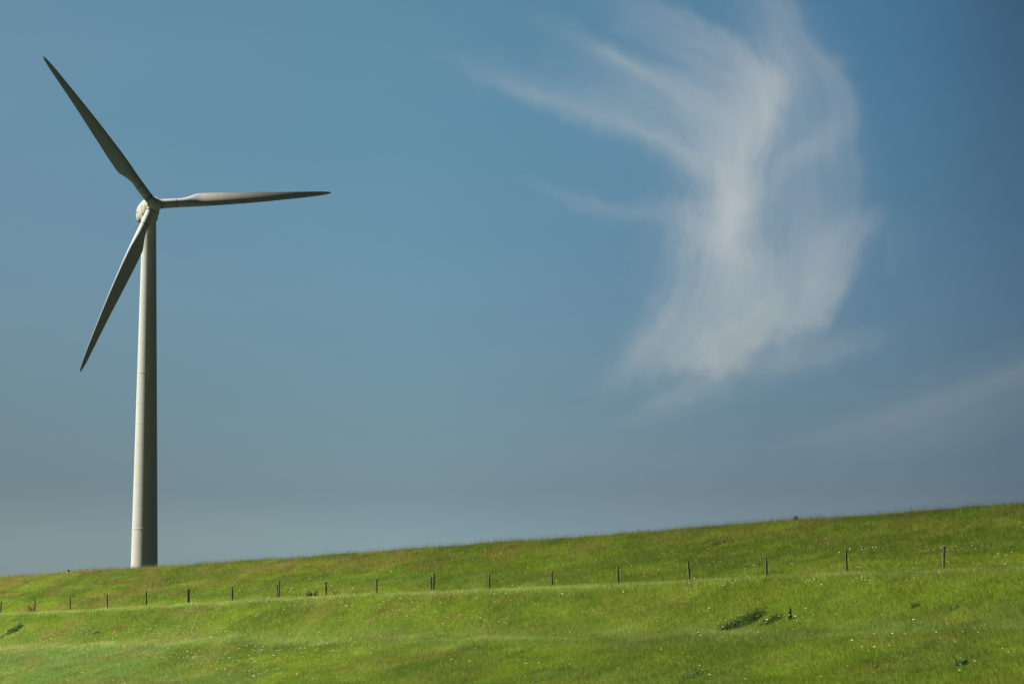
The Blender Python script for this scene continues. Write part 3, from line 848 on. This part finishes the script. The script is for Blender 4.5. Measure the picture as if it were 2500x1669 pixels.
def main_cloud():
    R = [
        [(380, -50, 44, 16, .14), (470, 12, 50, 15, .26), (560, 48, 56, 15, .33), (622, 84, 60, 18, .38), (680, 132, 60, 22, .40), (700, 190, 50, 24, .30)],
        [(215, 12, 12, 10, .02), (330, 58, 18, 13, .17), (390, 92, 24, 14, .28), (450, 124, 28, 17, .26), (520, 160, 36, 24, .24), (600, 210, 40, 34, .22)],
        [(355, 74, 5, 4, .05), (400, 98, 6, 5, .20), (450, 124, 7, 6, .16), (500, 152, 8, 7, .05)],
        [(40, 92, 9, 12, .02), (170, 142, 12, 22, .18), (260, 177, 14, 32, .30), (340, 206, 16, 38, .36), (430, 232, 20, 48, .40), (510, 262, 30, 56, .44), (580, 305, 44, 60, .44), (622, 372, 50, 56, .36)],
        [(400, 218, 7, 8, .02), (500, 256, 8, 10, .12), (560, 286, 10, 14, .16), (610, 320, 14, 18, .10)],
        [(215, 322, 7, 8, .02), (310, 357, 10, 12, .15), (380, 376, 15, 15, .20), (450, 386, 20, 20, .20), (530, 398, 28, 26, .20), (600, 425, 36, 34, .20)],
        [(300, 90, 50, 46, .07), (450, 150, 66, 62, .22), (550, 185, 70, 74, .33), (630, 225, 64, 74, .34)],
        [(450, 30, 54, 44, .08), (560, 95, 62, 54, .20), (640, 150, 62, 54, .26)],
        [(150, 110, 26, 30, .03), (300, 165, 34, 44, .10), (430, 205, 40, 50, .14)],
        [(712, 110, 60, 30, .20), (700, 175, 70, 32, .46), (672, 245, 78, 40, .56), (642, 315, 76, 52, .58), (622, 385, 72, 62, .54), (612, 450, 70, 66, .42)],
        [(698, 150, 26, 18, .05), (684, 215, 30, 22, .18), (655, 280, 30, 24, .15), (640, 340, 30, 26, .05)],
        [(616, 400, 62, 70, .36), (612, 470, 76, 76, .46), (604, 540, 88, 88, .50), (588, 600, 94, 92, .53), (556, 650, 88, 78, .52), (500, 688, 64, 48, .30)],
        [(575, 430, 38, 44, .14), (540, 520, 38, 48, .24), (500, 600, 36, 50, .33), (448, 662, 30, 44, .32), (390, 712, 22, 34, .14)],
        [(690, 490, 60, 40, .30), (690, 560, 70, 48, .42), (660, 632, 64, 46, .46), (606, 690, 46, 30, .34)],
        [(700, 200, 170, 130, .08), (690, 300, 170, 150, .15), (670, 420, 170, 160, .18), (640, 560, 150, 140, .16), (570, 660, 110, 90, .10)],
        [(680, -60, 50, 16, .18), (738, 28, 54, 15, .22), (788, 96, 56, 16, .28), (826, 150, 54, 19, .27), (840, 205, 54, 24, .24), (842, 270, 54, 28, .20), (852, 340, 50, 26, .16), (854, 400, 44, 24, .10)],
        [(640, -50, 60, 56, .16), (690, 40, 64, 66, .26), (738, 112, 64, 66, .32), (762, 190, 64, 60, .28), (775, 260, 56, 56, .22)],
        [(838, 205, 26, 24, .05), (806, 236, 24, 26, .20), (762, 260, 15, 32, .24), (726, 284, 12, 32, .22), (702, 330, 14, 30, .12)],
        [(745, 310, 66, 70, .16), (765, 380, 66, 72, .26), (775, 450, 60, 66, .30), (772, 520, 54, 56, .28), (740, 590, 50, 50, .2)],
        [(905, 398, 26, 9, .16), (880, 432, 50, 12, .30), (840, 480, 62, 15, .32), (810, 540, 64, 17, .34), (784, 590, 54, 18, .28), (720, 625, 44, 22, .20)],
        [(915, 430, 40, 40, .05), (880, 470, 50, 40, .07), (850, 540, 50, 40, .05)],
        [(850, 400, 34, 32, .14), (806, 440, 46, 44, .22), (780, 500, 52, 48, .24), (750, 570, 52, 44, .20)],
    ]
    T, vx, vy = ribbons(R)
    f1 = combed(vx, vy, .6, 34, 1.5, 1); f2 = combed(vx, vy, 2.4, 40, 2.2, 2); f3 = combed(vx, vy, 6.0, 30, 4.0, 3)
    yy, xx = np.mgrid[0:GH, 0:GW]
    px = xx * HALF + OX; py = yy * HALF + OY
    n1 = fbm(px / 60, py / 60, 201, 5); n2 = fbm(px / 20, py / 20, 211, 4)
    n3 = fbm(px / 90, py / 90, 221, 3); n4 = fbm(px / 130, py / 130, 231, 3)
    # ruffle: the wind tears the ribbons sideways
    def warp(a):
        wx = (fbm(px / 110, py / 110, 301, 4) - .5) * 22 + (fbm(px / 34, py / 34, 311, 3) - .5) * 9
        wy = (fbm(px / 110, py / 110, 321, 4) - .5) * 22 + (fbm(px / 34, py / 34, 331, 3) - .5) * 9
        ix = np.clip(xx + wx, 0, GW - 1).astype(int); iy = np.clip(yy + wy, 0, GH - 1).astype(int)
        return gblur(a[iy, ix], .8)
    T, f1, f2 = warp(T), warp(f1), warp(f2)
    soft = 1 - .70 * smooth(.35, 1.2, T)                       # dense parts are smoother
    low = smooth(520, 880, py)
    T = T * np.clip(1 + soft * ((.22 * f1 * smooth(.36, .60, n3) + .13 * f2 * smooth(.35, .6, n4)) * (1 - .85 * low) * (1 - .6 * smooth(1740, 1850, px)) + .17 * f3 * (1 - .4 * low)) + .6 * low * (n1 - .5) + .2 * low * (n2 - .5), .15, 2)
    # the lower edge is torn away along a wavy line
    cx_ = [1380, 1500, 1550, 1600, 1662, 1712, 1775, 1825, 1900, 1925, 2025]
    cy_ = [905, 862, 842, 842, 864, 828, 778, 758, 750, 700, 540]
    cut = np.interp(px, cx_, cy_) + (n1 - .5) * 44 + (n2 - .5) * 14
    T = T * (1 - .62 * smooth(-30, 32, py - cut) * (px < 2035))
    # thin grey tatters below it
    T2, vx2, vy2 = ribbons([
        [(410, 782, 14, 12, .03), (470, 752, 24, 20, .20), (540, 718, 28, 22, .26), (610, 690, 22, 20, .12)],
        [(895, 618, 26, 22, .10), (800, 646, 36, 26, .26), (720, 664, 34, 24, .24), (660, 680, 26, 20, .10)],
    ])
    T2 = T2 * np.clip(1 + 1.1 * (n1 - .5) + .5 * (n2 - .5) + .2 * combed(vx2, vy2, 3.0, 30, 2.0, 9), .2, 2)
    return gblur(T + T2, .6)

def side_cloud():
    R = [[(1240, 660, 40, 26, .20), (1120, 700, 40, 26, .20), (1000, 738, 42, 28, .18), (900, 776, 40, 28, .14), (800, 802, 32, 22, .10), (660, 826, 18, 14, .02)],
         [(1240, 700, 80, 46, .12), (1000, 790, 70, 44, .11), (800, 832, 46, 32, .05)]]
    T, vx, vy = ribbons(R)
    f2 = combed(vx, vy, 2.4, 40, 2.2, 5); f3 = combed(vx, vy, 6.0, 30, 4.0, 6)
    return gblur(T * np.clip(1 + .2 * f2 + .3 * f3, .2, 2), .6)

def cloud_object(name, label, D, group, gain, thick):
    # plan of the sheet, metres east (X) and north (Y)
    def disp_to_plan(dx_, dy_):
        d = ray(dx_ * K, dy_ * K); lam = H_CL / d.z
        return d.x * lam, d.y * lam
    ys, xs = np.where(D > 0.02)
    x0d, x1d = xs.min() * HALF + OX - 10, xs.max() * HALF + OX + 10
    y0d, y1d = ys.min() * HALF + OY - 10, ys.max() * HALF + OY + 10
    cor = [disp_to_plan(a, b) for a in (x0d, x1d) for b in (y0d, y1d)]
    X0, X1 = min(c[0] for c in cor), max(c[0] for c in cor); Y0, Y1 = min(c[1] for c in cor), max(c[1] for c in cor)
    def sample(X, Y):
        # where that point of the sheet falls in the measured drawing
        zc = Y * CP + H_CL * SP
        u_ = X / zc * F; v_ = (H_CL * CP - Y * SP) / zc * F
        gx = ((u_ + CX) / K - OX) / HALF; gy = ((CY - v_) / K - OY) / HALF
        ix = np.clip(np.floor(gx).astype(int), 0, GW - 2); iy = np.clip(np.floor(gy).astype(int), 0, GH - 2)
        fx_, fy_ = np.clip(gx - ix, 0, 1), np.clip(gy - iy, 0, 1)
        v = (D[iy, ix] * (1 - fx_) + D[iy, ix + 1] * fx_) * (1 - fy_) + (D[iy + 1, ix] * (1 - fx_) + D[iy + 1, ix + 1] * fx_) * fy_
        return np.where((gx < 0) | (gy < 0) | (gx > GW - 1) | (gy > GH - 1), 0, v)
    IW, IH = 1024, 1400
    gx = X0 + (X1 - X0) * (np.arange(IW) + .5) / IW; gy = Y0 + (Y1 - Y0) * (np.arange(IH) + .5) / IH
    XX, YY = np.meshgrid(gx, gy)
    V = np.clip(sample(XX, YY), 0, 2.5) * H_CL / np.sqrt(XX ** 2 + YY ** 2 + H_CL ** 2)   # a slanting look through the sheet is longer
    V = V.astype(np.float32)
    img = bpy.data.images.new(name + '_density', IW, IH, float_buffer=True, is_data=True)
    px = np.ones((IH, IW, 4), np.float32); px[:, :, :3] = V[:, :, None]
    img.pixels.foreach_set(px.ravel()); img.update(); img.pack()
    # closed body following the outline of the sheet
    cell = 55.0
    nx_, ny_ = int((X1 - X0) / cell) + 2, int((Y1 - Y0) / (cell * 1.6)) + 2
    ax_ = X0 + np.arange(nx_ + 1) * cell; ay_ = Y0 + np.arange(ny_ + 1) * cell * 1.6
    cxm, cym = np.meshgrid(ax_[:-1] + cell / 2, ay_[:-1] + cell * .8)
    occ = sample(cxm, cym)
    fill = occ > 0.035
    g = fill.copy()
    g[1:] |= fill[:-1]; g[:-1] |= fill[1:]; g[:, 1:] |= fill[:, :-1]; g[:, :-1] |= fill[:, 1:]
    # keep only the one connected body
    seen = np.zeros_like(g, int); cur = 0; best = (0, 0)
    for j0 in range(g.shape[0]):
        for i0 in range(g.shape[1]):
            if g[j0, i0] and not seen[j0, i0]:
                cur += 1; st = [(j0, i0)]; seen[j0, i0] = cur; cnt = 0
                while st:
                    j, i = st.pop(); cnt += 1
                    for a, b in ((j + 1, i), (j - 1, i), (j, i + 1), (j, i - 1)):
                        if 0 <= a < g.shape[0] and 0 <= b < g.shape[1] and g[a, b] and not seen[a, b]:
                            seen[a, b] = cur; st.append((a, b))
                if cnt > best[0]: best = (cnt, cur)
    g = seen == best[1]
    ox, oy = (X0 + X1) / 2, (Y0 + Y1) / 2
    bm = bmesh.new(); cache = {}
    def vert(i, j, top):
        k = (i, j, top)
        if k not in cache: cache[k] = bm.verts.new((ax_[i] - ox, ay_[j] - oy, thick / 2 if top else -thick / 2))
        return cache[k]
    J, I = np.where(g)
    for j, i in zip(J, I):
        bm.faces.new([vert(i, j, 1), vert(i + 1, j, 1), vert(i + 1, j + 1, 1), vert(i, j + 1, 1)])
        bm.faces.new([vert(i, j, 0), vert(i, j + 1, 0), vert(i + 1, j + 1, 0), vert(i + 1, j, 0)])
        for (dj, di, e) in ((-1, 0, ((i, j), (i + 1, j))), (1, 0, ((i + 1, j + 1), (i, j + 1))), (0, -1, ((i, j + 1), (i, j))), (0, 1, ((i + 1, j), (i + 1, j + 1)))):
            a, b = j + dj, i + di
            if not (0 <= a < g.shape[0] and 0 <= b < g.shape[1] and g[a, b]):
                p, q = e
                bm.faces.new([vert(*p, 0), vert(*q, 0), vert(*q, 1), vert(*p, 1)])
    me = bpy.data.meshes.new(name); bm.to_mesh(me); bm.free()
    m, nt, out = nodes_of(name + '_ice')
    tc = N(nt, 'ShaderNodeTexCoord'); mp = N(nt, 'ShaderNodeMapping')
    mp.inputs['Location'].default_value = (0.5, 0.5, 0)
    mp.inputs['Scale'].default_value = (1 / (X1 - X0), 1 / (Y1 - Y0), 0)
    im = N(nt, 'ShaderNodeTexImage', image=img, interpolation='Linear', extension='CLIP')
    mu = N(nt, 'ShaderNodeMath', operation='MULTIPLY'); mu.inputs[1].default_value = gain
    vs_ = N(nt, 'ShaderNodeVolumeScatter'); vs_.inputs['Color'].default_value = (0.97, 0.92, 0.82, 1)
    vs_.inputs['Anisotropy'].default_value = 0.0
    nt.links.new(tc.outputs['Object'], mp.inputs[0]); nt.links.new(mp.outputs[0], im.inputs['Vector'])
    nt.links.new(im.outputs['Color'], mu.inputs[0]); nt.links.new(mu.outputs[0], vs_.inputs['Density'])
    nt.links.new(vs_.outputs[0], out.inputs['Volume'])
    try: m.cycles.volume_step_rate = 0.05
    except Exception: pass
    try: m.volume_step_rate = 0.05
    except Exception: pass
    o = link(name, me, m); o.location = (ox, oy, H_CL)
    tag(o, label, 'cloud', group)
    return o
CLOUD_GAIN = 0.0130
cloud_object('cirrus_cloud', 'large wispy white cirrus cloud with feathered arms filling the right half of the sky', main_cloud(), None, CLOUD_GAIN, 24.0)
cloud_object('cirrus_cloud', 'faint grey cloud streak low in the sky at the right edge', side_cloud(), None, CLOUD_GAIN * .72, 24.0)

# ------------------------------------------------------------------ light and sky
ELEV = math.radians(52.0)
SH = Vector((-0.995, 0.06, 0)).normalized()
SUN = Vector((SH.x * math.cos(ELEV), SH.y * math.cos(ELEV), math.sin(ELEV)))
ld = bpy.data.lights.new('sun', 'SUN'); ld.energy = 5.0; ld.angle = math.radians(0.53); ld.color = (1.0, 0.945, 0.84)
lo = bpy.data.objects.new('sun', ld); COL.objects.link(lo)
lo.rotation_euler = (-SUN).to_track_quat('-Z', 'Y').to_euler(); lo.location = (0, 0, 50)

def build_world():
    w = bpy.data.worlds.new('World'); SC.world = w; w.use_nodes = True
    nt = w.node_tree; nt.nodes.clear()
    out = N(nt, 'ShaderNodeOutputWorld'); bg = N(nt, 'ShaderNodeBackground'); bg.inputs['Strength'].default_value = 0.0675
    tc = N(nt, 'ShaderNodeTexCoord')
    sep = N(nt, 'ShaderNodeSeparateXYZ'); nt.links.new(tc.outputs['Generated'], sep.inputs[0])
    sky = N(nt, 'ShaderNodeTexSky'); sky.sky_type = 'NISHITA'; sky.sun_disc = False
    sky.sun_elevation = ELEV; sky.sun_rotation = math.atan2(SH.x, SH.y)
    sky.altitude = 0; sky.air_density = 1.0; sky.dust_density = 1.0; sky.ozone_density = 1.5
    # thin haze towards the horizon and a deeper blue away from the sun, by compass direction and height
    def ramp(src, stops, lo, hi, mode='LINEAR'):
        mr = N(nt, 'ShaderNodeMapRange'); mr.inputs['From Min'].default_value = lo; mr.inputs['From Max'].default_value = hi
        nt.links.new(src, mr.inputs['Value'])
        r = N(nt, 'ShaderNodeValToRGB'); cr = r.color_ramp; cr.interpolation = mode
        while len(cr.elements) < len(stops): cr.elements.new(0.5)
        for e, (p, c) in zip(cr.elements, sorted(stops)):
            e.position = (p - lo) / (hi - lo); e.color = (*c, 1)
        nt.links.new(mr.outputs[0], r.inputs[0])
        return r.outputs[0]
    def mul(a, b):
        m = N(nt, 'ShaderNodeMixRGB', blend_type='MULTIPLY'); m.inputs[0].default_value = 1
        nt.links.new(a, m.inputs[1]); nt.links.new(b, m.inputs[2]); return m.outputs[0]
    def el(y): return ray(CX, y).normalized().z
    def azs(x): d = ray(x, 700); return d.x / math.hypot(d.x, d.y)
    X, Y, Z = sep.outputs['X'], sep.outputs['Y'], sep.outputs['Z']
    flat = N(nt, 'ShaderNodeVectorMath', operation='MULTIPLY'); flat.inputs[1].default_value = (1, 1, 0)
    nt.links.new(tc.outputs['Generated'], flat.inputs[0])
    nrm = N(nt, 'ShaderNodeVectorMath', operation='NORMALIZE'); nt.links.new(flat.outputs[0], nrm.inputs[0])
    sp2 = N(nt, 'ShaderNodeSeparateXYZ'); nt.links.new(nrm.outputs[0], sp2.inputs[0])
    AZ = sp2.outputs['X']; FW = sp2.outputs['Y']
    up = ramp(Z, [(-0.05, (.44, .60, .78)), (el(1440), (.43, .58, .74)), (el(1330), (.405, .545, .675)), (el(1205), (.338, .43, .515)), (el(1000), (.35, .467, .518)),
                  (el(700), (.366, .52, .556)), (el(300), (.368, .568, .581)), (el(0), (.378, .582, .573)), (0.5, (.25, .38, .42)), (1.0, (.14, .21, .26))], -0.05, 1.0)
    at_top = ramp(AZ, [(-1, (1.25, 1.05, .95)), (azs(0), (1.18, 1.01, .97)), (azs(1000), (1, 1, 1)), (azs(1500), (.88, .92, .97)), (azs(2050), (.68, .77, .89)),
                       (azs(2250), (.59, .67, .77)), (azs(2500), (.42, .45, .55)), (1, (.30, .34, .42))], -1, 1)
    at_low = ramp(AZ, [(-1, (1.05, .98, .95)), (azs(0), (.91, .85, .84)), (azs(1000), (1, 1, 1)), (azs(1700), (.935, .87, .915)), (azs(2200), (.78, .74, .79)),
                       (azs(2500), (.62, .61, .68)), (1, (.40, .40, .44))], -1, 1)
    hm = N(nt, 'ShaderNodeMapRange'); hm.inputs['From Min'].default_value = el(1100); hm.inputs['From Max'].default_value = el(0)
    nt.links.new(Z, hm.inputs['Value'])
    am = N(nt, 'ShaderNodeMixRGB'); nt.links.new(hm.outputs[0], am.inputs[0]); nt.links.new(at_low, am.inputs[1]); nt.links.new(at_top, am.inputs[2])
    back = ramp(FW, [(-1, (.22, .22, .24)), (0.3, (.40, .40, .42)), (0.95, (1, 1, 1)), (1, (1, 1, 1))], -1, 1)
    # faint uneven veils in the lower air
    mpv = N(nt, 'ShaderNodeMapping'); mpv.inputs['Scale'].default_value = (5, 5, 26); mpv.inputs['Rotation'].default_value = (0, 0.05, 0)
    nzv = N(nt, 'ShaderNodeTexNoise'); nzv.inputs['Scale'].default_value = 1.4; nzv.inputs['Detail'].default_value = 5; nzv.inputs['Roughness'].default_value = 0.5
    nt.links.new(tc.outputs['Generated'], mpv.inputs[0]); nt.links.new(mpv.outputs[0], nzv.inputs['Vector'])
    veil = ramp(nzv.outputs['Fac'], [(0.25, (.955, .975, .985)), (0.75, (1.05, 1.02, 1.01))], 0, 1)
    col = mul(mul(mul(mul(sky.outputs[0], up), am.outputs[0]), back), veil)
    nt.links.new(col, bg.inputs['Color'])
    nt.links.new(bg.outputs[0], out.inputs[0])
    return nt, sep, sky, bg
build_world()

# ------------------------------------------------------------------ camera and render settings
cd = bpy.data.cameras.new('camera'); cam = bpy.data.objects.new('camera', cd); COL.objects.link(cam)
cd.sensor_width = 36.0; cd.lens = 36.0 * F / 2500.0; cd.clip_end = 80000.0; cd.clip_start = 0.5
cam.rotation_euler = (math.pi / 2 + PITCH, 0, 0)
SC.camera = cam
SC.view_settings.view_transform = 'Standard'; SC.view_settings.look = 'None'
SC.view_settings.exposure = 0.95; SC.view_settings.gamma = 1.0
SC.view_settings.use_curve_mapping = False
SC.render.engine = 'CYCLES'
SC.cycles.max_bounces = 6; SC.cycles.diffuse_bounces = 3; SC.cycles.transmission_bounces = 3; SC.cycles.volume_bounces = 2
SC.cycles.use_denoising = True
